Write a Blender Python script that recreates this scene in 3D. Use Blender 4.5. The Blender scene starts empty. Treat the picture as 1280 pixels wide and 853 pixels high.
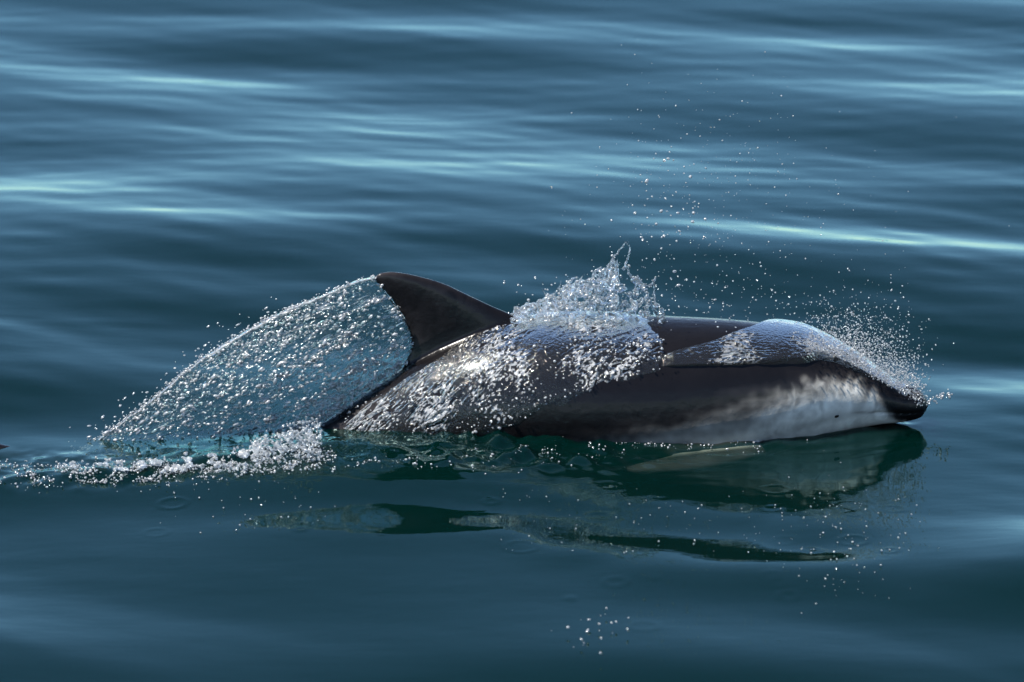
import bpy, math, random
import numpy as np
from mathutils import Vector, Matrix

random.seed(7)
rng = np.random.default_rng(11)
scene = bpy.context.scene
col = scene.collection

# ------------------------------------------------------------------ camera
W, H = 1280.0, 853.0
FRAME_W = 1.95                      # metres across the frame at the dolphin
DIST = 10.0
DEP = math.radians(16.0)
S = FRAME_W / W
TARGET = np.array([0.0, 0.0, (522 - H / 2) * S / math.cos(DEP)])
FWD = np.array([0.0, math.cos(DEP), -math.sin(DEP)])
UPV = np.array([0.0, math.sin(DEP), math.cos(DEP)])
RGT = np.array([1.0, 0.0, 0.0])
CAM = TARGET - FWD * DIST
cd = bpy.data.cameras.new("camera")
cd.sensor_width = 36.0
cd.lens = 36.0 * DIST / FRAME_W
cd.clip_start, cd.clip_end = 0.5, 8000.0
cd.dof.use_dof = True
cd.dof.focus_distance = DIST - 0.08
cd.dof.aperture_fstop = 6.3
cam = bpy.data.objects.new("camera", cd)
cam.location = CAM.tolist()
cam.rotation_euler = (math.pi / 2 - DEP, 0, 0)
col.objects.link(cam)
scene.camera = cam

# ------------------------------------------------------------------ light
SUN_EL, SUN_AZ = math.radians(60), math.radians(-113)      # azimuth from +Y towards +X
sv = Vector((math.sin(SUN_AZ) * math.cos(SUN_EL), math.cos(SUN_AZ) * math.cos(SUN_EL), math.sin(SUN_EL)))
world = bpy.data.worlds.new("World"); scene.world = world
world.use_nodes = True
wn = world.node_tree.nodes; wl = world.node_tree.links
sky = wn.new("ShaderNodeTexSky"); sky.sky_type = 'NISHITA'; sky.sun_disc = False
sky.sun_elevation = SUN_EL; sky.sun_rotation = SUN_AZ
sky.air_density = 0.6; sky.dust_density = 0.0; sky.ozone_density = 1.0
wl.new(sky.outputs[0], wn["Background"].inputs[0])
wn["Background"].inputs[1].default_value = 0.122
ld = bpy.data.lights.new("sun", 'SUN'); ld.energy = 5.0; ld.angle = math.radians(0.5); ld.color = (1.0, 0.95, 0.88)
sun = bpy.data.objects.new("sun", ld); sun.rotation_euler = sv.to_track_quat('Z', 'Y').to_euler()
sun.location = (0, 0, 6); col.objects.link(sun)
scene.view_settings.view_transform = 'Standard'
scene.view_settings.look = 'None'
scene.view_settings.exposure = 1.0
scene.view_settings.gamma = 1.0
scene.render.engine = 'CYCLES'
cy = scene.cycles
cy.use_denoising = True
cy.use_adaptive_sampling = True; cy.adaptive_threshold = 0.02
cy.max_bounces = 8; cy.transparent_max_bounces = 24; cy.transmission_bounces = 8; cy.glossy_bounces = 6
cy.sample_clamp_indirect = 6.0; cy.sample_clamp_direct = 0.0
cy.caustics_reflective = False; cy.caustics_refractive = False

# ------------------------------------------------------------------ helpers
def at(px, py, y):
    """points of the place seen at photograph pixel px,py on the upright plane at depth y (arrays allowed)"""
    px = np.asarray(px, float); py = np.asarray(py, float); y = np.asarray(y, float)
    u = (px - W / 2) * S / DIST; v = -(py - H / 2) * S / DIST
    dx = u; dyy = FWD[1] + v * UPV[1]; dz = FWD[2] + v * UPV[2]
    t = (y - CAM[1]) / dyy
    return np.stack(np.broadcast_arrays(CAM[0] + dx * t, y, CAM[2] + dz * t), -1)

def on_water(px, py, z=0.0):
    """x,y on the level z seen at that pixel"""
    px = np.asarray(px, float); py = np.asarray(py, float)
    u = (px - W / 2) * S / DIST; v = -(py - H / 2) * S / DIST
    dyy = FWD[1] + v * UPV[1]; dz = FWD[2] + v * UPV[2]
    t = (z - CAM[2]) / dz
    return CAM[0] + u * t, CAM[1] + dyy * t

def project(P):
    d = P - CAM
    t = d @ FWD
    return W / 2 + (d @ RGT) / t * DIST / S, H / 2 - (d @ UPV) / t * DIST / S

_perm = np.random.default_rng(3).permutation(512)
_perm = np.concatenate([_perm, _perm])
_grad = np.random.default_rng(4).normal(size=(512, 3)); _grad /= np.linalg.norm(_grad, axis=1)[:, None]
def noise3(P):
    P = np.asarray(P, float)
    i = np.floor(P).astype(int); f = P - i
    w = f * f * f * (f * (f * 6 - 15) + 10)
    i &= 511
    r = 0
    for a in (0, 1):
        for b in (0, 1):
            for c in (0, 1):
                h = _perm[(_perm[(_perm[(i[..., 0] + a) & 511] + i[..., 1] + b) & 511] + i[..., 2] + c) & 511]
                g = _grad[h]
                d = (g[..., 0] * (f[..., 0] - a) + g[..., 1] * (f[..., 1] - b) + g[..., 2] * (f[..., 2] - c))
                ww = (w[..., 0] if a else 1 - w[..., 0]) * (w[..., 1] if b else 1 - w[..., 1]) * (w[..., 2] if c else 1 - w[..., 2])
                r = r + d * ww
    return r * 1.6
def fbm(P, oct=3):
    s = 0; a = 1
    for k in range(oct):
        s = s + a * noise3(P * 2 ** k + 17.3 * k); a *= .5
    return s
def sstep(a, b, x):
    t = np.clip((x - a) / (b - a), 0, 1); return t * t * (3 - 2 * t)
def bump(x, c, w): return np.exp(-((x - c) / w) ** 2)

def smooth_interp(x, xp, fp):
    """monotone-ish cubic (pchip-like) interpolation"""
    xp = np.asarray(xp, float); fp = np.asarray(fp, float)
    x = np.clip(np.asarray(x, float), xp[0], xp[-1])
    h = np.diff(xp); dl = np.diff(fp) / h
    m = np.empty_like(fp); m[0] = dl[0]; m[-1] = dl[-1]
    m[1:-1] = (dl[:-1] * h[1:] + dl[1:] * h[:-1]) / (h[1:] + h[:-1])
    k = np.clip(np.searchsorted(xp, x) - 1, 0, len(h) - 1)
    t = (x - xp[k]) / h[k]
    return ((2*t**3 - 3*t**2 + 1) * fp[k] + (t**3 - 2*t**2 + t) * h[k] * m[k]
            + (-2*t**3 + 3*t**2) * fp[k+1] + (t**3 - t**2) * h[k] * m[k+1])

def mesh_from(name, V, F, smooth=True):
    """V (n,3) array; F (m,k) array or list of arrays of equal-size faces"""
    me = bpy.data.meshes.new(name)
    Fs = F if isinstance(F, list) else [F]
    V = np.ascontiguousarray(V, np.float32)
    me.vertices.add(len(V)); me.vertices.foreach_set("co", V.ravel())
    tot = sum(f.size for f in Fs); n = sum(len(f) for f in Fs)
    me.loops.add(tot); me.polygons.add(n)
    me.loops.foreach_set("vertex_index", np.concatenate([f.ravel() for f in Fs]).astype(np.int32))
    sizes = np.concatenate([np.full(len(f), f.shape[1]) for f in Fs])
    st = np.concatenate([[0], np.cumsum(sizes)[:-1]]).astype(np.int32)
    me.polygons.foreach_set("loop_start", st)
    if smooth: me.polygons.foreach_set("use_smooth", np.ones(n, bool))
    me.update(calc_edges=True); me.validate()
    return me
def link(name, me, mat=None, parent=None, label=None, category=None, kind=None, group=None):
    o = bpy.data.objects.new(name, me); col.objects.link(o)
    if mat is not None and me is not None: me.materials.append(mat)
    if parent: o.parent = parent
    if label: o["label"] = label
    if category: o["category"] = category
    if kind: o["kind"] = kind
    if group: o["group"] = group
    return o
def grid_faces(nu, nv, wrap_v=False):
    i = np.arange(nu - 1)[:, None]; j = np.arange(nv if wrap_v else nv - 1)[None, :]
    j2 = (j + 1) % nv
    return np.stack(np.broadcast_arrays(i * nv + j, (i + 1) * nv + j, (i + 1) * nv + j2, i * nv + j2), -1).reshape(-1, 4)
def vcol(me, name, arr):
    a = me.color_attributes.new(name, 'FLOAT_COLOR', 'POINT')
    c = np.ones((len(me.vertices), 4), np.float32); c[:, :3] = arr
    a.data.foreach_set("color", c.ravel())
def verts(me):
    v = np.empty(len(me.vertices) * 3, np.float32); me.vertices.foreach_get("co", v); return v.reshape(-1, 3).astype(float)

def ico(sub):
    p = (1 + 5 ** .5) / 2
    v = [(-1,p,0),(1,p,0),(-1,-p,0),(1,-p,0),(0,-1,p),(0,1,p),(0,-1,-p),(0,1,-p),(p,0,-1),(p,0,1),(-p,0,-1),(-p,0,1)]
    f = [(0,11,5),(0,5,1),(0,1,7),(0,7,10),(0,10,11),(1,5,9),(5,11,4),(11,10,2),(10,7,6),(7,1,8),(3,9,4),(3,4,2),(3,2,6),(3,6,8),(3,8,9),(4,9,5),(2,4,11),(6,2,10),(8,6,7),(9,8,1)]
    v = [Vector(a).normalized() for a in v]
    for _ in range(sub):
        c = {}; nf = []
        def mid(a, b):
            k = (min(a, b), max(a, b))
            if k not in c:
                c[k] = len(v); v.append((v[a] + v[b]).normalized())
            return c[k]
        for a, b, d in f:
            x, y, z = mid(a, b), mid(b, d), mid(d, a)
            nf += [(a, x, z), (b, y, x), (d, z, y), (x, y, z)]
        f = nf
    return np.array([tuple(a) for a in v]), np.array(f)
ICO0, ICO1, ICO2 = ico(0), ico(1), ico(2)

def beads(P, R, sub=None, stretch=0.35, direction=None):
    """one vertex/face pair for many drops at P with radii R, each a little out of round"""
    P = np.asarray(P, float); R = np.asarray(R, float)
    Vs, Fs = [], []; off = 0
    big = R > (0.0026 if sub is None else -1)
    for sel, base in ((big, ICO1 if sub is None else sub), (~big, ICO0)):
        n = int(sel.sum())
        if not n: continue
        bv, bf = base
        ax = rng.normal(size=(n, 3)) if direction is None else rng.normal(size=(n, 3)) * .35 + direction
        ax /= np.linalg.norm(ax, axis=1)[:, None]
        k = rng.random(n) * stretch * 2
        d = np.einsum('vj,nj->nv', bv, ax)
        V = bv[None] + d[..., None] * ax[:, None, :] * k[:, None, None]
        if len(bv) > 12:
            wob = 1 + .16 * noise3(bv[None] * 1.6 + rng.random((n, 1, 3)) * 90)
            V = V * wob[..., None]
        V = V * R[sel][:, None, None] + P[sel][:, None, :]
        Vs.append(V.reshape(-1, 3))
        Fs.append((bf[None] + (np.arange(n) * len(bv))[:, None, None] + off).reshape(-1, 3)); off += n * len(bv)
    return np.concatenate(Vs), np.concatenate(Fs)

def remeshed(V, F, voxel, smooth_it=0, name="tmp"):
    me = mesh_from(name, V, F)
    o = bpy.data.objects.new(name, me); col.objects.link(o)
    m = o.modifiers.new("r", 'REMESH'); m.mode = 'VOXEL'; m.voxel_size = voxel; m.use_smooth_shade = True
    if smooth_it:
        s = o.modifiers.new("s", 'SMOOTH'); s.factor = .5; s.iterations = smooth_it
    dg = bpy.context.evaluated_depsgraph_get()
    out = bpy.data.meshes.new_from_object(o.evaluated_get(dg))
    bpy.data.objects.remove(o); bpy.data.meshes.remove(me)
    return out

def join(parts):
    Vs, Fs, off = [], [], 0
    for V, F in parts:
        Vs.append(V); 
        if F.shape[1] == 4: F = np.concatenate([F[:, [0, 1, 2]], F[:, [0, 2, 3]]])
        Fs.append(F + off); off += len(V)
    return np.concatenate(Vs), np.concatenate(Fs)

def tube(P, R, n=10):
    """closed tube through points P (m,3) with radii R"""
    P = np.asarray(P, float); m = len(P); R = np.broadcast_to(np.asarray(R, float), (m,))
    T = np.gradient(P, axis=0); T /= np.linalg.norm(T, axis=1)[:, None] + 1e-9
    A = np.cross(T, [0.13, 0.97, 0.2]); A /= np.linalg.norm(A, axis=1)[:, None] + 1e-9
    B = np.cross(T, A)
    th = np.linspace(0, 2 * math.pi, n, endpoint=False)
    V = P[:, None] + R[:, None, None] * (np.cos(th)[None, :, None] * A[:, None] + np.sin(th)[None, :, None] * B[:, None])
    V = V.reshape(-1, 3); F = grid_faces(m, n, True)
    F = np.concatenate([F[:, [0, 1, 2]], F[:, [0, 2, 3]]])
    c0, c1 = len(V), len(V) + 1
    V = np.concatenate([V, P[:1], P[-1:]])
    j = np.arange(n); j2 = (j + 1) % n
    F = np.concatenate([F, np.stack([np.full(n, c0), j, j2], 1), np.stack([np.full(n, c1), (m-1)*n + j2, (m-1)*n + j], 1)])
    return V, F
def polyline(pts, n):
    pts = np.asarray(pts, float)
    d = np.concatenate([[0], np.cumsum(np.linalg.norm(np.diff(pts, axis=0), axis=1))]); d /= d[-1]
    t = np.linspace(0, 1, n)
    return np.stack([smooth_interp(t, d, pts[:, k]) for k in range(pts.shape[1])], -1)

# ------------------------------------------------------------------ materials
def new_mat(name):
    m = bpy.data.materials.new(name); m.use_nodes = True
    nt = m.node_tree; nt.nodes.clear()
    return m, nt, nt.nodes, nt.links
def mat_sea():
    m, nt, N, L = new_mat("sea_water")
    out = N.new("ShaderNodeOutputMaterial")
    fr = N.new("ShaderNodeFresnel"); fr.inputs[0].default_value = 1.333
    gl = N.new("ShaderNodeBsdfGlossy"); gl.inputs["Roughness"].default_value = 0.03; gl.inputs["Color"].default_value = (0.68, 0.95, 0.92, 1)
    tr = N.new("ShaderNodeBsdfTransparent"); tr.inputs[0].default_value = (0.84, 0.90, 0.88, 1)
    di = N.new("ShaderNodeBsdfDiffuse"); di.inputs[0].default_value = SEA_COL
    tc = N.new("ShaderNodeTexCoord")
    mp = N.new("ShaderNodeMapping"); mp.inputs["Scale"].default_value = (1, 2.2, 1)
    no = N.new("ShaderNodeTexNoise"); no.inputs["Scale"].default_value = 6.0; no.inputs["Detail"].default_value = 3
    bm = N.new("ShaderNodeBump"); bm.inputs["Strength"].default_value = 0.035; bm.inputs["Distance"].default_value = 0.02
    L.new(tc.outputs["Object"], mp.inputs[0]); L.new(mp.outputs[0], no.inputs["Vector"]); L.new(no.outputs[0], bm.inputs["Height"])
    L.new(bm.outputs[0], gl.inputs["Normal"]); L.new(bm.outputs[0], fr.inputs["Normal"])
    m1 = N.new("ShaderNodeMixShader"); m1.inputs[0].default_value = 0.42
    L.new(tr.outputs[0], m1.inputs[1]); L.new(di.outputs[0], m1.inputs[2])
    m2 = N.new("ShaderNodeMixShader")
    L.new(fr.outputs[0], m2.inputs[0]); L.new(m1.outputs[0], m2.inputs[1]); L.new(gl.outputs[0], m2.inputs[2])
    L.new(m2.outputs[0], out.inputs["Surface"])
    va = N.new("ShaderNodeVolumeAbsorption"); va.inputs[0].default_value = (0.35, 0.62, 0.60, 1); va.inputs[1].default_value = 5.0
    L.new(va.outputs[0], out.inputs["Volume"])
    return m
SEA_COL = (0.0002, 0.0140, 0.0115, 1)

def mat_clear(name, rough=0.06, white=0.0, bump=0.0, bscale=200., tint=(0.93, 0.97, 0.98, 1), fres=1.333, attr=None, sheen=(1, 1, 1, 1)):
    """clear running water: see-through with a mirror sheen; 'white' is diffuse white for trapped bubbles and painted-in sparkle"""
    m, nt, N, L = new_mat(name)
    out = N.new("ShaderNodeOutputMaterial")
    fr = N.new("ShaderNodeFresnel"); fr.inputs[0].default_value = fres
    gl = N.new("ShaderNodeBsdfGlossy"); gl.inputs["Roughness"].default_value = rough; gl.inputs["Color"].default_value = sheen
    tr = N.new("ShaderNodeBsdfTransparent"); tr.inputs[0].default_value = tint
    di = N.new("ShaderNodeBsdfDiffuse"); di.inputs[0].default_value = (0.8, 0.82, 0.83, 1)
    tl = N.new("ShaderNodeBsdfTranslucent"); tl.inputs[0].default_value = (0.9, 0.92, 0.93, 1)
    md = N.new("ShaderNodeMixShader"); md.inputs[0].default_value = 0.5
    L.new(di.outputs[0], md.inputs[1]); L.new(tl.outputs[0], md.inputs[2])
    m1 = N.new("ShaderNodeMixShader"); m1.inputs[0].default_value = white
    if attr:
        at_ = N.new("ShaderNodeAttribute"); at_.attribute_name = attr
        L.new(at_.outputs["Fac"], m1.inputs[0])
    L.new(tr.outputs[0], m1.inputs[1]); L.new(md.outputs[0], m1.inputs[2])
    m2 = N.new("ShaderNodeMixShader")
    L.new(fr.outputs[0], m2.inputs[0]); L.new(m1.outputs[0], m2.inputs[1]); L.new(gl.outputs[0], m2.inputs[2])
    if bump:
        tc = N.new("ShaderNodeTexCoord")
        no = N.new("ShaderNodeTexNoise"); no.inputs["Scale"].default_value = bscale; no.inputs["Detail"].default_value = 2
        bm = N.new("ShaderNodeBump"); bm.inputs["Strength"].default_value = bump; bm.inputs["Distance"].default_value = 0.004
        L.new(tc.outputs["Object"], no.inputs["Vector"]); L.new(no.outputs[0], bm.inputs["Height"])
        for n_ in (gl, fr): L.new(bm.outputs[0], n_.inputs["Normal"])
    L.new(m2.outputs[0], out.inputs["Surface"])
    return m
def mat_skin():
    m, nt, N, L = new_mat("wet_dolphin_skin")
    out = N.new("ShaderNodeOutputMaterial"); b = N.new("ShaderNodeBsdfPrincipled")
    a = N.new("ShaderNodeAttribute"); a.attribute_name = "skin"
    tc = N.new("ShaderNodeTexCoord")
    no = N.new("ShaderNodeTexNoise"); no.inputs["Scale"].default_value = 22; no.inputs["Detail"].default_value = 5
    mx = N.new("ShaderNodeMix"); mx.data_type = 'RGBA'; mx.blend_type = 'MULTIPLY'; mx.inputs[0].default_value = 0.55
    rp = N.new("ShaderNodeValToRGB"); rp.color_ramp.elements[0].position = .3; rp.color_ramp.elements[0].color = (.45, .45, .45, 1)
    rp.color_ramp.elements[1].position = .7
    L.new(tc.outputs["Object"], no.inputs["Vector"]); L.new(no.outputs[0], rp.inputs[0])
    L.new(a.outputs["Color"], mx.inputs[6]); L.new(rp.outputs[0], mx.inputs[7]); L.new(mx.outputs[2], b.inputs["Base Color"])
    b.inputs["Roughness"].default_value = 0.22; b.inputs["Specular IOR Level"].default_value = 0.22
    no2 = N.new("ShaderNodeTexNoise"); no2.inputs["Scale"].default_value = 60; no2.inputs["Detail"].default_value = 3
    bm = N.new("ShaderNodeBump"); bm.inputs["Strength"].default_value = 0.22; bm.inputs["Distance"].default_value = 0.004
    L.new(tc.outputs["Object"], no2.inputs["Vector"]); L.new(no2.outputs[0], bm.inputs["Height"]); L.new(bm.outputs[0], b.inputs["Normal"])
    L.new(b.outputs[0], out.inputs[0])
    return m
def mat_simple(name, colr, rough):
    m, nt, N, L = new_mat(name)
    out = N.new("ShaderNodeOutputMaterial"); b = N.new("ShaderNodeBsdfPrincipled")
    no = N.new("ShaderNodeTexNoise"); no.inputs["Scale"].default_value = 80
    mx = N.new("ShaderNodeMix"); mx.data_type = 'RGBA'; mx.inputs[6].default_value = colr; mx.inputs[7].default_value = tuple(c * .6 for c in colr[:3]) + (1,)
    L.new(no.outputs[0], mx.inputs[0]); L.new(mx.outputs[2], b.inputs["Base Color"])
    b.inputs["Roughness"].default_value = rough
    L.new(b.outputs[0], out.inputs[0]); return m

M_SEA = mat_sea()
M_SKIN = mat_skin()
M_EYE = mat_simple("dark_eye", (0.01, 0.008, 0.008, 1), 0.08)
M_FILM = mat_clear("water_film", rough=0.07, bump=0.5, bscale=210, attr="air_glint", sheen=(1.0, .97, .88, 1))
M_SHEET = mat_clear("thin_water_sheet", rough=0.08, bump=0.4, bscale=140, attr="air_glint", tint=(.82, .93, .93, 1), fres=1.22)
M_SPLASH = mat_clear("splashing_water", rough=0.09, white=0.14, bump=0.4, bscale=150, fres=1.45)
M_DROP = mat_clear("water_drop", rough=0.17, white=0.52, fres=2.0, tint=(.97, .98, .99, 1))  # white share paints sparkle into the drop colour
M_FOAM = mat_clear("churned_white_water", rough=0.14, white=0.34, bump=0.4, bscale=220, fres=1.45)

# ------------------------------------------------------------------ dolphin outline (photograph pixels -> metres)
def axis_y(px):
    return smooth_interp(px, [-200, 100, 400, 640, 800, 1000, 1300], [-.24, -.18, -.11, -.060, -.038, -.030, -.036])
ST = np.array([   # px, top, bottom, width ratio
 (-120, 566, 572, 1.9), (-60, 546, 578, 1.1), (20, 559, 590, .80), (100, 568, 594, .62), (200, 570, 600, .58), (300, 561, 602, .55), (360, 550, 602, .55),
 (400, 531, 600, .58), (440, 503, 598, .66), (480, 476, 598, .74), (520, 450, 598, .82), (560, 427, 600, .90), (600, 409, 602, .96),
 (660, 396, 604, 1.0), (720, 392, 604, 1.02), (780, 393, 602, 1.02), (840, 396, 595, 1.02), (900, 399, 583, 1.0), (960, 405, 568, .98),
 (1010, 415, 553, .96), (1050, 433, 541, .95), (1080, 450, 534, .96), (1105, 467, 530, .98), (1125, 477, 528, 1.02), (1142, 484, 525, 1.05), (1153, 491, 520, 1.05), (1159, 500, 511, 1.0)])
def station(px):
    t = smooth_interp(px, ST[:, 0], ST[:, 1]); b = smooth_interp(px, ST[:, 0], ST[:, 2]); w = smooth_interp(px, ST[:, 0], ST[:, 3])
    y = axis_y(px); c = at(px, (t + b) / 2, y)
    rv = (b - t) / 2 * S / np.sqrt(math.cos(DEP) ** 2 + (w * math.sin(DEP)) ** 2)
    return c, rv, rv * w
def body_pt(px, phi, extra=0.0):
    """phi from the top (0) over the camera side (+) to the belly (pi)"""
    c, rv, rh = station(px)
    sn, cs = np.sin(phi), np.cos(phi)
    e = 0.94
    dy = -np.sign(sn) * np.abs(sn) ** e; dz = np.sign(cs) * np.abs(cs) ** e
    P = np.array(c)
    return np.stack(np.broadcast_arrays(P[..., 0], P[..., 1] + (rh + extra) * dy, P[..., 2] + (rv + extra) * dz), -1)

# sea height -----------------------------------------------------------------
wr = np.random.default_rng(21)
SW = []
for k in range(64):
    lam = 0.10 * (2.8 / 0.10) ** (k / 63.0)
    ang = wr.normal(0.30, 0.30)
    SW.append((lam, ang, wr.random() * 2 * math.pi, lam / (2 * math.pi) * (0.0060 if lam < .45 else .0148) * (.6 + .8 * wr.random())))
# slope of the surface towards the dolphin, tabulated by photograph column and row (degrees)
CX = np.array([150, 450, 620, 710, 800, 900, 1000, 1120, 1220])
CYR = np.array([560, 580, 600, 625, 640, 656, 680, 700, 725, 760])
SL = np.array([
 [-4, -3, 1, 4, 2, 0, 0, 0, 0, 0],
 [-8, -6, 1.5, 8.5, 6.5, 0.6, 3.5, 3, 1.5, 0],
 [-3, -1, 1.5, 8.0, 5.5, -1.6, 3.0, 2, 1, 0],
 [-2, -1, 2, 5, 6.0, 0.5, -3.4, 3, 1, 0],
 [0, -1, -1, 1, 4.0, 4.0, -4.4, -1.5, 3, 0],
 [0, -1.2, -1.5, 0, 1.5, 3.2, -2.2, -5.0, 3, 0],
 [0, -1.5, -2, -1.0, -.3, 1, 3.4, -5.4, 2.5, 0],
 [0, 0, 0, 0, 0, 0, 0, 0, 0, 0],
 [0, 0, 0, 0, 0, 0, 0, 0, 0, 0]], float)
_hx = on_water(CX, np.full(len(CX), 560))[0]
_hy = on_water(np.full(len(CYR), 640), CYR)[1]
_ty = np.linspace(-1.7, 1.0, 541)
_tab = []
for r in SL:
    sl = smooth_interp(_ty, _hy[::-1], np.radians(r[::-1])); sl[_ty < _hy.min()] = 0
    near = _hy.max(); sl = np.where(_ty > near, np.radians(r[0]) * np.exp(-((_ty - near) / .07) ** 2), sl)
    hh = np.cumsum(np.tan(sl)) * (_ty[1] - _ty[0])
    hh = hh * (1 - sstep(near + .02, 0.75, _ty))
    _tab.append(hh)
_tab = np.array(_tab)
RINGS = []
def add_rings(n, x0, x1, y0, y1, rmin=.006, rmax=.03):
    for _ in range(n):
        X, Y = on_water(rng.uniform(x0, x1), rng.uniform(y0, y1))
        RINGS.append((float(X), float(Y), rng.uniform(rmin, rmax), rng.uniform(.2, 1.2)))
add_rings(16, 960, 1120, 610, 745)
add_rings(8, 600, 800, 600, 690)
add_rings(5, 180, 430, 600, 675)
add_rings(6, 740, 1000, 560, 660)
add_rings(4, 690, 850, 700, 800)

def sea_h(X, Y):
    r = np.hypot(X, Y - 1)
    near_f = np.exp(-(np.hypot(X / 1.1, (Y + .65) / 1.2)) ** 4)
    far_f = 1 - .38 * sstep(.2, 2.6, Y)
    near_l = np.exp(-(np.hypot(X / 1.1, (Y + .45) / .82)) ** 6)
    h = -.085 * sstep(-.90, -2.4, Y) * np.exp(-(X / 3.0) ** 2) * (1 - sstep(-3.5, -6., Y))
    for lam, ang, ph, amp in SW:
        fade = 1 - sstep(14 * lam, 40 * lam, r)
        k = 2 * math.pi / lam
        arg = k * (X * math.sin(ang) + Y * math.cos(ang)) + ph + .9 * np.sin(X * 1.3 + ph * 3 + Y * .6)
        h = h + amp * np.sin(arg) * fade * far_f * (1 - .88 * (near_f if lam < .45 else near_l))
    # patches of finer ripple on the far water
    m = (np.abs(X) < 2.6) & (Y > .25) & (Y < 4.2)
    xm, ym = X[m], Y[m]
    pt = np.clip(noise3(np.stack([xm * .9, ym * 1.1, 0 * xm + 4], -1)) + .25, 0, 1) * sstep(.25, .6, ym) * (1 - sstep(3.6, 4.2, ym)) * (1 - sstep(2.0, 2.6, np.abs(xm)))
    h[m] += .45 * pt * (.0016 * noise3(np.stack([xm * 3.2 + ym * 1.2, ym * 11, 0 * xm], -1)) + .0008 * noise3(np.stack([xm * 6 + ym * 3, ym * 24, 0 * xm + 5], -1)))
    inside = (np.abs(X) < 2.5) & (np.abs(Y) < 2.2)
    hl = np.zeros_like(X)
    x = X[inside]; y = Y[inside]
    xi = np.clip(x, _hx[0], _hx[-1])
    yi = np.clip((y - _ty[0]) / (_ty[1] - _ty[0]), 0, len(_ty) - 1.001); y0 = yi.astype(int); f = yi - y0
    # smooth across columns
    cols = _tab[:, y0] * (1 - f) + _tab[:, y0 + 1] * f
    k = np.clip(np.searchsorted(_hx, xi) - 1, 0, len(_hx) - 2)
    t = (xi - _hx[k]) / (_hx[k + 1] - _hx[k]); t = t * t * (3 - 2 * t)
    ii = np.arange(len(x))
    v = cols[k, ii] * (1 - t) + cols[k + 1, ii] * t
    v *= 1 - sstep(1.1, 2.4, np.abs(x))
    # agitated strip beside the flank and over the tail
    px, py = project(np.stack([x, y, np.zeros_like(x)], -1))
    line = np.interp(px, [-100, 150, 390, 640, 800, 1040, 1160], [600, 604, 585, 568, 556, 535, 522])
    ag = np.exp(-(np.maximum(py - line - np.interp(px, [0, 390, 560, 760, 860, 1000, 1160], [5, 2, 22, 36, 24, 4, 2]), 0) / 9.0) ** 2) * sstep(-45, -12, py - line) * (sstep(-150, 60, px) * (1 - sstep(1090, 1170, px)))
    ag2 = bump(px, 700, 190) * bump(py, line + 62 + (px - 640) * .12, 26) * .8
    ag3 = bump(px, 1060, 50) * bump(py, 650, 55) * .45
    Q = np.stack([x * 22, y * 16, np.zeros_like(x)], -1)
    rip = noise3(Q) * .0060 + noise3(Q * 2.3 + 5) * .0016
    v += rip * (1 - .6 * bump(py, 660, 38)) * (ag * (1 + 1.7 * bump(px, 630, 130)) + .22 * ag2 + .10 * ag3)
    bars = noise3(np.stack([x * 46, y * 9, 0 * x + 2], -1)) + .5 * noise3(np.stack([x * 90, y * 16, 0 * x + 8], -1))
    v += .0006 * bars * (2.2 * bump(px, 990, 90) * bump(py, 600, 40) + bump(px, 680, 130) * bump(py, 615, 40) + .6 * bump(px, 300, 130) * bump(py, 622, 22))
    dl = py - line
    v += .0019 * np.sin(dl / 11.0 * 2 * math.pi * (1 + .15 * np.sin(px / 60.))) * np.exp(-np.clip(dl, 0, 400) / 20.0) * sstep(-4, 3, dl) * sstep(480, 600, px) * (1 - sstep(1060, 1150, px))
    # lip where the disturbed water ends, left of the fin
    v += .010 * bump(py, line - 3, 7) * sstep(40, 160, px) * (1 - sstep(420, 560, px))
    v += -.008 * bump(py, 583, 16) * bump(px, 0, 75)
    for rx, ry, rr, aa in RINGS:
        d = np.hypot(x - rx, (y - ry))
        q = d < .07
        dd = d[q]
        v[q] += aa * .0006 * np.cos((dd - rr) / .0055) * np.exp(-((dd - rr) / .009) ** 2)
    hl[inside] = v
    # one broad swell behind the fin, its dark face towards the camera
    xa, ya = on_water(120, 322)
    h = h + .050 * np.exp(-((Y - ya - .12 * (X - xa)) / .62) ** 2) * np.exp(-((X - xa) / .85) ** 2)
    xb, yb = on_water(1000, 330)
    h = h + .003 * np.exp(-((Y - yb + .15 * (X - xb)) / .40) ** 2) * np.exp(-((X - xb) / .75) ** 2)
    return h + hl

def on_sea(px, py):
    z = np.zeros(np.shape(px))
    for _ in range(6):
        X, Y = on_water(px, py, z); z = sea_h(np.atleast_1d(X), np.atleast_1d(Y))
    return np.stack([X, Y, z], -1)

def axis_pts(lo, hi, dense, segs, outer, n_out):
    a = [np.arange(lo, hi, dense)]
    for s0, s1, st in segs: a.append(np.arange(s0, s1, st))
    a = np.unique(np.round(np.concatenate(a), 5))
    g = np.geomspace(.02, 1, n_out)
    up = a[-1] + (outer - a[-1]) * (np.geomspace(1, 1 + (outer / .02), n_out)[1:] - 1) / (outer / .02)
    dn = a[0] - (outer + a[0]) * (np.geomspace(1, 1 + (outer / .02), n_out)[1:] - 1) / (outer / .02)
    return np.concatenate([dn[::-1], a, up])
gx = axis_pts(-1.12, 1.12, .0048, [(-2.0, -1.12, .02), (1.12, 2.0, .02)], 2500, 60)
gy = axis_pts(-.95, .25, .0042, [(-1.6, -.95, .010), (.25, 3.6, .010)], 2500, 60)
GX, GY = np.meshgrid(gx, gy, indexing='ij')
GZ = sea_h(GX, GY)
nx, ny = GX.shape
V = np.stack([GX, GY, GZ], -1).reshape(-1, 3)
F = grid_faces(nx, ny)
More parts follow.
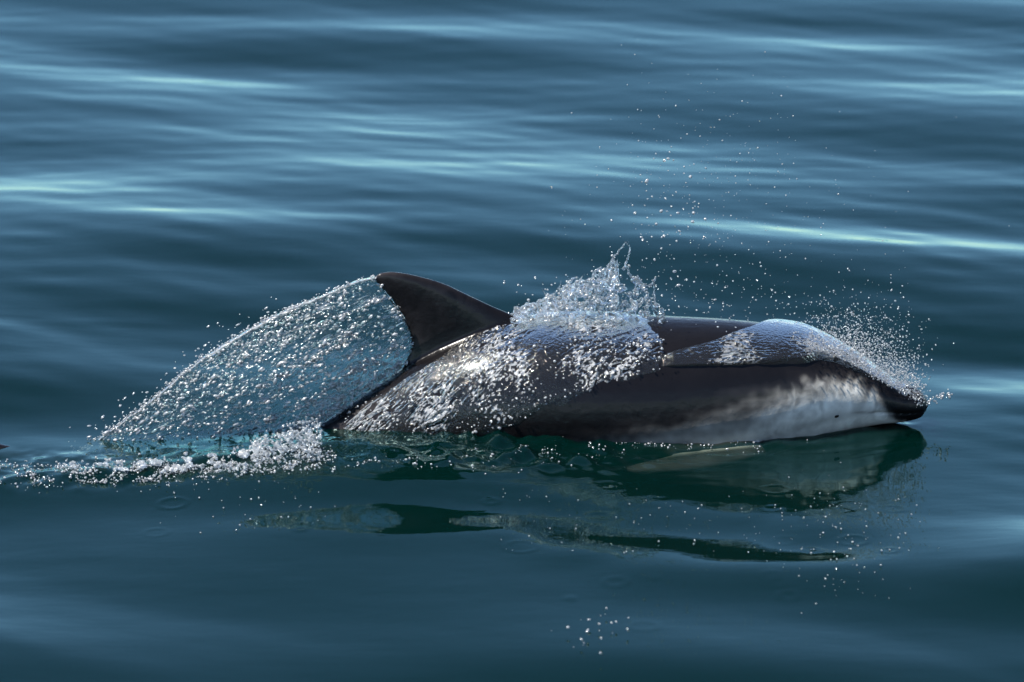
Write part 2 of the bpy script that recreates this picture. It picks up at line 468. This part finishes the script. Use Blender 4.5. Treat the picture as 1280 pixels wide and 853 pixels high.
# walls and bed so that the water is a closed body
idx = np.arange(nx * ny).reshape(nx, ny)
loop = np.concatenate([idx[:, 0], idx[-1, 1:], idx[-2::-1, -1], idx[0, -2:0:-1]])
nb = len(loop)
VB = V[loop].copy(); VB[:, 2] = -25
base = len(V); V = np.concatenate([V, VB])
j = np.arange(nb); j2 = (j + 1) % nb
side = np.stack([loop[j2], loop[j], base + j, base + j2], 1)
me = mesh_from("sea", V, [F, side, (base + np.arange(nb))[None, :]])
sea = link("sea", me, M_SEA, label="calm blue green sea with long soft swells", kind="structure")

# ------------------------------------------------------------------ dolphin
parts = []
pxs = np.concatenate([np.linspace(-120, 1100, 150), np.linspace(1104, 1159, 26)])
ph = np.linspace(0, 2 * math.pi, 56, endpoint=False)
PP = body_pt(pxs[:, None], ph[None, :])
nn = len(ph)
V = PP.reshape(-1, 3); F = grid_faces(len(pxs), nn, True)
F = np.concatenate([F[:, [0, 1, 2]], F[:, [0, 2, 3]]])
c0, c1 = len(V), len(V) + 1
V = np.concatenate([V, PP[0].mean(0)[None], PP[-1].mean(0)[None] + [[.003, 0, 0]]])
jj = np.arange(nn); jj2 = (jj + 1) % nn
F = np.concatenate([F, np.stack([np.full(nn, c0), jj, jj2], 1), np.stack([np.full(nn, c1), (len(pxs)-1)*nn + jj2, (len(pxs)-1)*nn + jj], 1)])
parts.append((V, F))
def foil(L, T, thick, normal, edge=.0028, n=14):
    """blade lofted between leading edge points L and trailing edge points T"""
    L = np.asarray(L, float); T = np.asarray(T, float); m = len(L)
    s = (1 - np.cos(np.linspace(0, math.pi, n))) / 2
    prof = 2.6 * (0.2969 * np.sqrt(s) - .126 * s - .3516 * s ** 2 + .2843 * s ** 3 - .1036 * s ** 4) / .26
    thick = np.broadcast_to(np.asarray(thick, float), (m,))
    half = thick[:, None] * np.maximum(prof, 0)[None] * .5 + edge
    C = L[:, None] * (1 - s)[None, :, None] + T[:, None] * s[None, :, None]
    nrm = np.broadcast_to(np.asarray(normal, float), (m, 3))[:, None]
    A = C + nrm * half[..., None]; B = C - nrm * half[..., None]
    ring = np.concatenate([A, B[:, ::-1]], 1)                 # (m, 2n, 3)
    V = ring.reshape(-1, 3); k = 2 * n
    F = grid_faces(m, k, True); F = np.concatenate([F[:, [0, 1, 2]], F[:, [0, 2, 3]]])
    caps = []
    for row, fl in ((0, 1), (m - 1, 0)):
        cidx = len(V); V = np.concatenate([V, ring[row].mean(0)[None]])
        a = row * k + np.arange(k); b = row * k + (np.arange(k) + 1) % k
        caps.append(np.stack([np.full(k, cidx), a, b] if fl else [np.full(k, cidx), b, a], 1))
    return V, np.concatenate([F] + caps)
# dorsal fin
Lp = polyline([(668, 420), (645, 397), (615, 383), (585, 369), (555, 355), (525, 346), (500, 341), (484, 340), (474, 342)], 34)
Tp = polyline([(500, 478), (505, 455), (514, 436), (513, 420), (507, 402), (495, 382), (482, 365), (471, 354), (467, 347)], 34)
yf = axis_y(560)
tt = np.linspace(0, 1, 34)
parts.append(foil(at(Lp[:, 0], Lp[:, 1], axis_y(Lp[:, 0])), at(Tp[:, 0], Tp[:, 1], axis_y(Tp[:, 0])), .034 * (1 - tt) ** .7 + .004, (0, 1, 0)))
# flippers
def flipper(side):
    y0 = axis_y(930)
    root = body_pt(np.array([925.0]), np.array([math.radians(118) * side]))[0]
    n = 20; t = np.linspace(0, 1, n)
    tip = at(778, 580, -.245); ax_ = float(axis_y(925))
    rx_, ry_, rz_ = root[0] + .02, root[1] + side * .035, root[2] + .002
    ty_ = tip[1] if side > 0 else 2 * ax_ - tip[1]
    cx = rx_ + (tip[0] - rx_) * t; cyy = ry_ + (ty_ - ry_) * (1 - (1 - t) ** 1.8); cz = rz_ - .005 - .012 * (1 - t) ** 2 + (tip[2] - .006 - rz_) * (1 - (1 - t) ** 1.5)
    chord = smooth_interp(t, [0, .15, .35, .6, .85, 1], [.105, .10, .088, .062, .030, .006])
    Lc = np.stack([cx + chord * .25, cyy - side * chord * .50, cz - .003], -1); Tc = np.stack([cx - chord * .25, cyy + side * chord * .5, cz + .003], -1)
    return foil(Lc, Tc, .020 * (1 - t * .8), (0, 0, 1))
parts.append(flipper(1)); parts.append(flipper(-1))
# flukes
def fluke(side):
    n = 18; t = np.linspace(0, 1, n)
    c = station(np.array([-105.0]))[0][0]
    Lc = np.stack([c[0] + .05 - .12 * t ** 1.3, c[1] + side * .23 * t, c[2] + 0 * t], -1)
    Tc = np.stack([c[0] - .085 - .055 * t, c[1] + side * .23 * t, c[2] + 0 * t], -1)
    return foil(Lc, Tc, .016 * (1 - t * .7), (0, 0, 1))
parts.append(fluke(1)); parts.append(fluke(-1))
V, F = join(parts)
bme = remeshed(V, F, .0036, 5, "body")
bme.name = "body"
P = verts(bme)
# colouring, by position along the body and angle round it
pxv = 640 + P[:, 0] / S
for _ in range(3):                                   # px at which the body axis has this x (perspective is slight)
    c = station(pxv)[0]; pxv = pxv + (P[:, 0] - c[:, 0]) / S
c, rv, rh = station(pxv)
phi = np.degrees(np.abs(np.arctan2(-(P[:, 1] - c[:, 1]) / rh, (P[:, 2] - c[:, 2]) / rv)))
rad = np.hypot((P[:, 1] - c[:, 1]) / rh, (P[:, 2] - c[:, 2]) / rv)
nz = fbm(P * 14, 3); nz2 = fbm(P * np.array([60, 22, 22]) + 1.2 * nz[:, None], 3)
pb = smooth_interp(pxv, [-130, 300, 600, 690, 770, 840, 900, 960, 1020, 1050, 1080, 1098, 1112, 1160], [150, 140, 128, 116, 104, 99, 93, 84, 70, 62, 64, 74, 110, 190])
d = phi - pb + 8 * fbm(P * np.array([7, 22, 22]), 3) + 4 * noise3(P * 55)
dark = np.array([.0064, .0058, .0064]); mid = np.array([.030, .027, .027]); pale = np.array([.86, .82, .72])
w1 = sstep(-22, 2, d)[:, None]; w2 = sstep(-10, 30, d + 8 * nz2 * sstep(940, 1000, pxv))[:, None]
colr = dark * (1 - w1) + mid * w1
colr = colr * (1 - w2) + pale * np.clip((.56 + .40 * sstep(860, 1040, pxv) + .25 * sstep(880, 800, pxv) * sstep(100, 112, phi) + .22 * nz2 * sstep(900, 1000, pxv) + .16 * noise3(P * np.array([30, 45, 45]) + np.array([P[:, 2] * 20]).T) * sstep(1100, 900, pxv))[:, None], .2, 1.1) * w2
# greyer saddle of the tail stock
tb = (sstep(560, 430, pxv) * sstep(20, 60, phi) * (1 - sstep(100, 130, phi)))[:, None]
colr = colr * (1 - .6 * tb) + np.array([.040, .035, .035]) * .6 * tb
# eye stripe and dark lips
st = bump(phi, 112 + (1042 - pxv) * .12, 9) * sstep(900, 960, pxv) * (1 - sstep(1085, 1110, pxv))
colr = colr * (1 - .35 * st[:, None]) + dark * .35 * st[:, None]
mo = bump(phi, 108, 3.0) * sstep(1085, 1100, pxv)
# fin: slightly paler rear half; flippers pinkish grey
fin = (rad > 1.25) & (P[:, 2] > c[:, 2]) & (pxv > 440) & (pxv < 700)
rear = np.clip((600 - pxv) / 140, 0, 1)
colr[fin] = (dark * .75)[None] * (1 + .8 * np.clip(nz2[fin], -1, 1))[:, None] + (np.array([.015, .013, .013])[None] * (rear[fin] * (1 + nz[fin]))[:, None])
flp = (rad > 1.08) & (pxv > 720) & (pxv < 960) & (P[:, 2] < .03)
fw = sstep(1.05, 1.2, rad)[:, None] * ((pxv > 720) & (pxv < 970) & (P[:, 2] < .03))[:, None]
colr = colr * (1 - fw) + np.array([.072, .060, .060]) * (1 + .6 * nz[:, None]) * fw
colr = colr * (1 - .45 * (bump(phi, 108, 2.2) * sstep(1055, 1075, pxv))[:, None])
vcol(bme, "skin", np.clip(colr, .004, .9))
# slight mouth groove
dv = np.zeros_like(P); dv[:, 1] = (c[:, 1] - P[:, 1]); dv[:, 2] = (c[:, 2] - P[:, 2])
P2 = P + dv * (0.10 * mo)[:, None]
bme.vertices.foreach_set("co", P2.astype(np.float32).ravel()); bme.update()
root = link("dolphin", None, label="dark dolphin with white belly swimming at the water surface", category="dolphin")
rl = at(700, 560, axis_y(700)); root.location = rl.tolist()
body = link("body", bme, M_SKIN, parent=root); body.matrix_parent_inverse = Matrix.Translation(-root.location)
for sd in (1, -1):
    e = body_pt(np.array([1042.0]), np.array([math.radians(110) * sd]), -.003)[0]
    ev, ef = ICO2
    em = mesh_from("eye", ev * np.array([.0065, .004, .0045]), ef)
    eo = link("eye", em, M_EYE, parent=root); eo.location = (Vector(e.tolist()) - root.location)

# ------------------------------------------------------------------ water running over the body
def film(name, px0, px1, lo, hi, thick, amp, scale, label, mat, n=(330, 150), edge=.10, foam=.75, smooth_top=False, flow=(.75, .66)):
    """closed layer between px0..px1 and the angles lo(px)..hi(px); it thins into the skin at its border; foam is the strength of painted glints"""
    u = np.linspace(0, 1, n[0]); v = np.linspace(0, 1, n[1])
    px = px0 + (px1 - px0) * u
    LO = np.radians(smooth_interp(px, *lo)); HI = np.radians(smooth_interp(px, *hi))
    PX = np.broadcast_to(px[:, None], n); PH = LO[:, None] + (HI - LO)[:, None] * v[None]
    B = body_pt(PX, PH)
    ed = np.minimum(np.minimum(u, 1 - u)[:, None] / (edge * 1.3), np.minimum(v, 1 - v)[None, :] / edge)
    ed = sstep(0, 1, np.clip(ed * 1.25 + .5 * noise3(B * 24) - .1, 0, 1))
    arc = PH * .15
    along = B[..., 0] * -flow[0] + arc * flow[1]; across = B[..., 0] * flow[1] + arc * flow[0]
    q = np.stack([along * scale * .42, across * scale, 0 * arc], -1)
    warp = np.stack([noise3(q * .33 + 3), noise3(q * .33 + 9), 0 * arc], -1) * 1.6
    rid = noise3(q + warp) + .5 * noise3(q * 2.3 + warp) - .25
    big = noise3(B * 11) + .6 * noise3(B * 27)
    rid = rid * np.clip(.65 + 1.1 * big, .08, 1.7)
    amp = amp * (.30 + .70 * sstep(12, 38, np.degrees(np.abs(PH)))) if smooth_top else amp
    T = (smooth_interp(px, *thick)[:, None] + amp * rid) * ed - .004 * (1 - ed)
    top = body_pt(PX, PH, np.maximum(T, -.004))
    bot = body_pt(PX, PH, -.006)
    k = n[0] * n[1]
    V = np.concatenate([top.reshape(-1, 3), bot.reshape(-1, 3)])
    F = grid_faces(*n); idx = np.arange(k).reshape(n)
    lp = np.concatenate([idx[:, 0], idx[-1, 1:], idx[-2::-1, -1], idx[0, -2:0:-1]])
    l2 = np.roll(lp, -1)
    me = mesh_from(name, V, [F, F[:, ::-1] + k, np.stack([l2, lp, lp + k, l2 + k], 1)])
    q2 = np.stack([along * 120, across * 190, 0 * arc + 7], -1)
    fl = noise3(q2 + warp) + .7 * noise3(q2 * 2.1 + warp)
    air_glint = np.clip(.01 + foam * sstep(.30, .62, fl + 1.1 * big - .08) * ed, 0, .9).ravel()  # white flecks painted in where sun and sky would glint off the film
    vcol(me, "air_glint", np.repeat(np.concatenate([air_glint, air_glint])[:, None], 3, 1))
    return link(name, me, mat, label=label, category="water film")
film("water_film", 395, 850,
     ([395, 470, 560, 640, 700, 760, 800, 850], [48, 30, 12, -18, -30, -32, -8, 34]),
     ([395, 470, 560, 640, 700, 760, 800, 850], [118, 112, 104, 96, 84, 70, 62, 52]),
     ([395, 600, 850], [.0015, .003, .002]), .0036, 100,
     "glittering water streaming down the dark flank behind the dorsal fin", M_FILM, (480, 220))
film("water_film", 806, 1146,
     ([806, 850, 900, 960, 1040, 1146], [46, 38, 26, -6, -80, -85]),
     ([806, 850, 900, 960, 1010, 1050, 1090, 1146], [52, 53, 54, 55, 52, 46, 50, 66]),
     ([806, 850, 900, 960, 1000, 1040, 1080, 1146], [.004, .006, .008, .011, .013, .011, .007, .003]), .0030, 110,
     "clear water layer sliding over the dolphin's forehead and beak", M_FILM, (420, 240), smooth_top=True, foam=.42, flow=(1.0, .1))

# ------------------------------------------------------------------ curtain of water off the fin
U = polyline([(468, 346), (440, 354), (405, 369), (365, 385), (330, 402), (290, 425), (250, 451), (180, 508), (110, 558), (66, 586)], 260)
U = U + np.stack([0 * U[:, 0], 2.2 * noise3(np.stack([np.arange(260) * .11, np.zeros(260), np.zeros(260)], -1))], -1) * np.minimum(np.arange(260) / 25., 1)[:, None]
Wv = polyline([(503, 458), (455, 502), (400, 548), (330, 573), (230, 586), (120, 592), (66, 592)], 260)
E0 = polyline([(468, 346), (481, 364), (495, 382), (508, 402), (515, 420), (515, 436), (503, 458)], 190)
E1 = polyline([(66, 586), (66, 589), (66, 592)], 190)
u = np.linspace(0, 1, 260)[:, None, None]; v = np.linspace(0, 1, 190)[None, :, None]
C2 = ((1 - v) * U[:, None] + v * Wv[:, None] + (1 - u) * E0[None] + u * E1[None]
      - ((1 - u) * (1 - v) * U[0] + u * (1 - v) * U[-1] + (1 - u) * v * Wv[0] + u * v * Wv[-1]))
uu = u[..., 0] + 0 * v[..., 0]; vv = v[..., 0] + 0 * u[..., 0]
def curtain_y(px, uu, vv):
    return axis_y(px) - .045 * np.sin(math.pi * np.clip(vv, 0, 1)) * np.sin(math.pi * np.clip(uu, 0, 1) ** .6) + .03 * uu
CY = curtain_y(C2[..., 0], uu, vv)
q = np.stack([uu * 9, vv * 26, 0 * uu], -1)
qs = np.stack([uu * 22 + .6 * noise3(q * .5), vv * 75 + 1.5 * noise3(q * .4 + 7), 0 * uu + 2], -1)
lines = noise3(qs) + .5 * noise3(qs * np.array([2.2, 1.6, 1]) + 3)
streak = noise3(q) + .6 * noise3(q * np.array([2.6, 2.2, 1]) + 4)
fine = noise3(np.stack([uu * 60, vv * 48, 0 * uu], -1)) + .6 * noise3(np.stack([uu * 120, vv * 90, 0 * uu + 3], -1))
ctr = at(C2[..., 0], C2[..., 1], CY)
edge_in = sstep(0, .06, vv)
th = .0012 + .0035 * (1 - edge_in) + .0010 * np.clip(streak, 0, 2)
disp = .0028 * lines * (1 - .5 * uu) + .0035 * streak + .0022 * fine * (1 - .5 * uu)
FR = ctr.copy(); FR[..., 1] += disp - th; BK = ctr.copy(); BK[..., 1] += disp + th
n = uu.shape; k = n[0] * n[1]
F = grid_faces(*n); idx = np.arange(k).reshape(n)
lp = np.concatenate([idx[:, 0], idx[-1, 1:], idx[-2::-1, -1], idx[0, -2:0:-1]]); l2 = np.roll(lp, -1)
me = mesh_from("water_sheet", np.concatenate([FR.reshape(-1, 3), BK.reshape(-1, 3)]), [F[:, ::-1], F + k, np.stack([l2, lp + 0, lp + k, l2 + k], 1)[:, ::-1]])
air_glint = .015 + .32 * sstep(.3, 1.0, streak + .6 * fine) * (1 - sstep(.1, .8, uu)) + .12 * sstep(.3, 1.3, fine + .4 * streak)
air_glint = air_glint + .55 * sstep(.34, .75, lines + .35 * streak) * (1 - .85 * sstep(.05, .7, uu))
air_glint = np.clip(air_glint + .6 * (1 - sstep(.0, .022, vv)), 0, .85).ravel()
vcol(me, "air_glint", np.repeat(np.concatenate([air_glint, air_glint])[:, None], 3, 1))
link("water_sheet", me, M_SHEET, label="thin arched sheet of water trailing from the dorsal fin", category="water sheet")

def sample_curtain(n, fu, fv, jitter=.006):
    a = fu(n); b = fv(n)
    i = np.clip((a * 259).astype(int), 0, 259); jx = np.clip((b * 189).astype(int), 0, 189)
    p = ctr[i, jx].copy(); p[:, 1] += disp[i, jx]
    return p + rng.normal(size=p.shape) * np.array([.003, jitter, .003]), a, b, streak[i, jx]
Pn = []; Rn = []
p, a, b, s = sample_curtain(4800, lambda n: rng.random(n) ** 1.5, lambda n: rng.random(n))
keep = rng.random(len(p)) < np.clip(-.06 + 1.05 * s + .34 * (1 - a) ** 2, .015, 1)
Pn.append(p[keep]); Rn.append(.0006 + .0030 * rng.random(keep.sum()) ** 4)
p, a, b, s = sample_curtain(1300, lambda n: rng.random(n) ** .8, lambda n: np.abs(rng.normal(0, .012, n)), .003)   # rim
Pn.append(p); Rn.append(.0006 + .0017 * rng.random(len(p)) ** 2.5)
p, a, b, s = sample_curtain(110, lambda n: .25 + .75 * rng.random(n), lambda n: 0 * rng.random(n), .004)      # loose drops over the rim
p = p + np.stack([-rng.exponential(.012, len(p)), 0 * a, rng.exponential(.010, len(p))], -1)
Pn.append(p); Rn.append(.0008 + .0016 * rng.random(len(p)) ** 2)
for k in range(112):                                   # strings of beads along the flow
    v0 = rng.random() ** .9; L_ = .12 + .65 * rng.random() ** 1.5; u0 = rng.random() * .25 if k % 3 else rng.random() * .6
    m_ = int(30 + 170 * L_)
    a_ = u0 + L_ * np.sort(rng.random(m_)) ** 1.25
    b_ = np.clip(v0 + .05 * noise3(np.stack([a_ * 6, np.full(m_, k * 3.1), np.zeros(m_)], -1)) + rng.normal(0, .007, m_), 0, .99)
    kk = (a_ < .98) & (noise3(np.stack([a_ * 22, np.full(m_, k * 1.7), np.ones(m_)], -1)) > -.2)
    p, _, _, _ = sample_curtain(int(kk.sum()), lambda n, a_=a_[kk]: a_, lambda n, b_=b_[kk]: b_, .004)
    Pn.append(p); Rn.append(.0005 + .0027 * rng.random(len(p)) ** 3.2)
Vb, Fb = beads(np.concatenate(Pn), np.concatenate(Rn), stretch=.8, direction=np.array([-.8, 0, -.55]))
link("spray", mesh_from("spray", Vb, Fb), M_DROP, label="bright beads of water on the sheet behind the fin", category="spray", kind="stuff")

# ------------------------------------------------------------------ splash standing on the back
def blob_mesh(parts_p, parts_r, tubes, voxel, sm=1):
    Vb, Fb = beads(np.concatenate(parts_p), np.concatenate(parts_r), sub=ICO1, stretch=.5)
    V, F = join([(Vb, Fb)] + tubes)
    return remeshed(V, F, voxel, sm)
pp, rr = [], []
n = 1500
x = 640 + 190 * rng.beta(1.5, 1.4, n)
topy = np.interp(x, [638, 655, 680, 710, 740, 765, 785, 800, 818, 832], [394, 384, 376, 358, 347, 330, 338, 356, 364, 400])
boty = np.interp(x, [638, 720, 832], [402, 412, 404])
f = rng.random(n) ** 1.15
y = topy + (boty - topy) * f
dep = axis_y(x) + .02 - .05 * f + rng.normal(0, .009, n)
P3 = at(x, y, dep)
keep = noise3(P3 * 42) > -.25 - .4 * f
keep &= ~((x > 772) & (rng.random(n) > .22))
pp.append(P3[keep]); rr.append(.0018 + .0050 * rng.random(keep.sum()) ** 2)
tubes = []
def strand(pts, y, r0, r1, n=26, wob=1.5):
    q = polyline(pts, n); q = q + np.stack([noise3(np.stack([np.arange(n) * .45, np.full(n, pts[0][0] * .1), np.full(n, k * 7.)], -1)) for k in (0, 1)], -1) * wob
    Y = y + .006 * np.sin(np.arange(n) * .3)
    R = np.linspace(r0, r1, n) * (1 + .5 * noise3(np.stack([np.arange(n) * .6, np.full(n, pts[0][1] * .1), np.zeros(n)], -1)))
    tubes.append(tube(at(q[:, 0], q[:, 1], Y), np.maximum(R, .0011)))
y7 = float(axis_y(770)) + .02
strand([(757, 345), (762, 333), (768, 322), (776, 312), (784, 302)], y7, .0036, .0012, 40, 3.2)
strand([(784, 302), (787, 316), (783, 328), (779, 338)], y7, .0013, .0026, 40, 3.0)
strand([(783, 334), (790, 348), (803, 358), (815, 355), (820, 346)], y7, .0030, .0018)
strand([(817, 350), (818, 366), (819, 382), (821, 398)], y7, .0020, .0024)
for k in range(14):
    xs_ = rng.uniform(655, 775); ys_ = np.interp(xs_, [655, 680, 710, 740, 775], [388, 378, 362, 350, 338])
    dx_ = rng.uniform(-6, 12); hh_ = rng.uniform(8, 20)
    strand([(xs_, ys_ + 6), (xs_ + dx_ * .4, ys_ - hh_ * .5), (xs_ + dx_, ys_ - hh_)], y7 + rng.normal(0, .012), .0030, .0011, 14, 1.2)
for k in range(10):
    xs_ = rng.uniform(770, 815)
    strand([(xs_ - 14, 352 + rng.uniform(-10, 10)), (xs_, 372 + rng.uniform(-8, 8)), (xs_ + 10, 400)], y7 + rng.normal(0, .008), .0012, .0014, 18, 2.0)
strand([(740, 352), (744, 340), (752, 334)], y7, .0040, .0020)
strand([(704, 366), (712, 352), (722, 346)], y7, .0050, .0020)
me = blob_mesh(pp, rr, tubes, .0019, 1); me.name = "splash"
link("splash", me, M_SPLASH, label="jagged splash of clear water standing on the back beside the fin", category="splash")

# churned water at the tail stock
pp, rr = [], []
n = 7500
x = 402 - 330 * rng.beta(1.0, 1.7, n)
mid_ = np.interp(x, [70, 200, 300, 340, 400], [582, 582, 574, 566, 562]); sp = np.interp(x, [70, 200, 300, 340, 400], [5, 7, 13, 17, 22])
y = mid_ + sp * np.clip(rng.normal(0, .55, n), -1.2, 1.2)
P3 = on_sea(x, y + 5 + 0 * x)
P3[:, 2] += .004 + .010 * rng.random(n) * np.interp(x, [70, 250, 400], [.3, .8, 1.4])
P3[:, 2] += .030 * rng.random(n) * sstep(290, 370, x)
keep = noise3(P3 * 40) > .12 - .25 * sstep(250, 360, x)
pp.append(P3[keep]); rr.append(.0009 + .0022 * rng.random(keep.sum()) ** 4)
me = blob_mesh(pp, rr, [], .0014, 0); me.name = "churned_water"
link("churned_water", me, M_FOAM, label="white churned water where the tail stock meets the sea", category="foam", kind="stuff")

# ------------------------------------------------------------------ drops in flight
def cloud(name, spec, label, mat=M_DROP):
    Ps, Rs = [], []
    for kind, n, a, rmin, rmax, pw in spec:
        x, y, dep = kind(n, *a)
        Ps.append(at(x, y, dep)); Rs.append(rmin + (rmax - rmin) * rng.random(len(x)) ** pw)
    Vb, Fb = beads(np.concatenate(Ps), np.concatenate(Rs))
    link(name, mesh_from(name, Vb, Fb), mat, label=label, category="spray", kind="stuff")
def gauss(n, cx, cyy, sx, sy, sd=.10, rot=0.0):
    a = rng.normal(0, sx, n); b = rng.normal(0, sy, n)
    x = cx + a * math.cos(rot) - b * math.sin(rot); y = cyy + a * math.sin(rot) + b * math.cos(rot)
    return x, y, axis_y(x) + rng.normal(0, sd, n)
def head(n):
    x = 985 + 170 * rng.beta(2.2, 1.6, n)
    sk = np.interp(x, [985, 1050, 1080, 1105, 1130, 1150, 1160], [408, 430, 446, 462, 474, 490, 500])
    lift = rng.exponential(1, n) * np.interp(x, [985, 1040, 1100, 1160], [7, 16, 22, 16])
    y = sk + 16 - lift
    return x + rng.normal(0, 4, n) + lift * .12, y, axis_y(x) - .03 + rng.normal(0, .045, n) - np.clip(y - sk, 0, 40) * .0015
def beakline(n):
    x = 1152 + 38 * rng.random(n); y = 506 - (x - 1152) * .40 + rng.normal(0, 3.2, n)
    return x, y, axis_y(x) + rng.normal(0, .01, n)
cloud("spray", [(head, 5200, (), .0005, .0019, 3.0), (beakline, 46, (), .0009, .0026, 1.5), (gauss, 120, (1060, 410, 50, 22, .08), .0007, .0018, 2)],
      "dense fan of droplets thrown up by the dolphin's forehead and beak")
cloud("spray", [(gauss, 330, (880, 235, 75, 75, .2, .5), .0005, .0018, 3.2), (gauss, 60, (830, 275, 26, 36, .05), .0008, .0032, 1.6),
                (gauss, 200, (900, 375, 85, 24, .12), .0006, .0022, 2.0), (gauss, 110, (970, 300, 70, 80, .2), .0005, .0016, 3)],
      "scattered fine droplets flying above the dolphin's back")
def flank(n):
    x = 430 + 400 * rng.random(n); phi_ = 30 + rng.random(n) * (np.interp(x, [430, 560, 640, 700, 760, 830], [105, 98, 90, 78, 64, 54]) - 30)
    P = body_pt(x, np.radians(phi_), .007)
    return P
Pf = flank(420)
px_, py_ = project(Pf)
Vb, Fb = beads(np.concatenate([Pf, at(*gauss(260, 740, 372, 42, 18, .03))]), .0009 + .002 * rng.random(680) ** 2)
link("spray", mesh_from("spray", Vb, Fb), M_DROP, label="beads of water around the splash on the back", category="spray", kind="stuff")
# droplets added to put sparkle on the water over the sunken tail stock
x = -20 + 440 * rng.random(2000); y = np.interp(x, [0, 150, 300, 390], [590, 590, 582, 574]) + rng.normal(0, 8, len(x))
P3 = on_sea(x, y + 4); P3[:, 2] += .001 + .006 * rng.random(len(x)) ** 2
keep = noise3(P3 * 30) > -.1
Vb, Fb = beads(P3[keep], .0007 + .0019 * rng.random(keep.sum()) ** 2)
link("spray", mesh_from("spray", Vb, Fb), M_DROP, label="droplets added for sparkle on the water over the sunken tail stock", category="spray", kind="stuff")
x = 400 + 560 * rng.random(520); y = np.interp(x, [390, 640, 800, 960], [584, 562, 556, 556]) + rng.normal(0, 4, len(x)) + np.abs(rng.normal(0, 14, len(x))) * bump(x, 640, 110)
P3 = on_sea(x, y); P3[:, 2] += .0005 + .003 * rng.random(len(x)) ** 2
keep = noise3(P3 * 34) > .05
Vb, Fb = beads(P3[keep], .0006 + .0017 * rng.random(keep.sum()) ** 2)
link("spray", mesh_from("spray", Vb, Fb), M_DROP, label="small bright beads strung along the dolphin's waterline", category="spray", kind="stuff")
x = np.concatenate([rng.normal(1050, 45, 150), rng.uniform(620, 1000, 90), rng.uniform(200, 420, 40)])
y = np.concatenate([rng.normal(665, 42, 150), 610 + rng.random(90) * 85, rng.uniform(608, 668, 40)])
P3 = on_sea(x, y); P3[:, 2] += .0004 + .004 * rng.random(len(x)) ** 2
Vb, Fb = beads(P3, .0005 + .0015 * rng.random(len(x)) ** 2.5)
link("spray", mesh_from("spray", Vb, Fb), M_DROP, label="tiny droplets landing on the smooth water over the dolphin's reflection", category="spray", kind="stuff")
# drops falling back near the camera side
x, y, dd = gauss(26, 742, 785, 22, 14, .02)
X, Y = on_water(x, y + 6)
V3 = at(x, y, Y)
Vb, Fb = beads(V3, .0007 + .0018 * rng.random(len(x)) ** 2)
link("spray", mesh_from("spray", Vb, Fb), M_DROP, label="small separate cluster of droplets over open water well away from the dolphin", category="spray", kind="stuff")
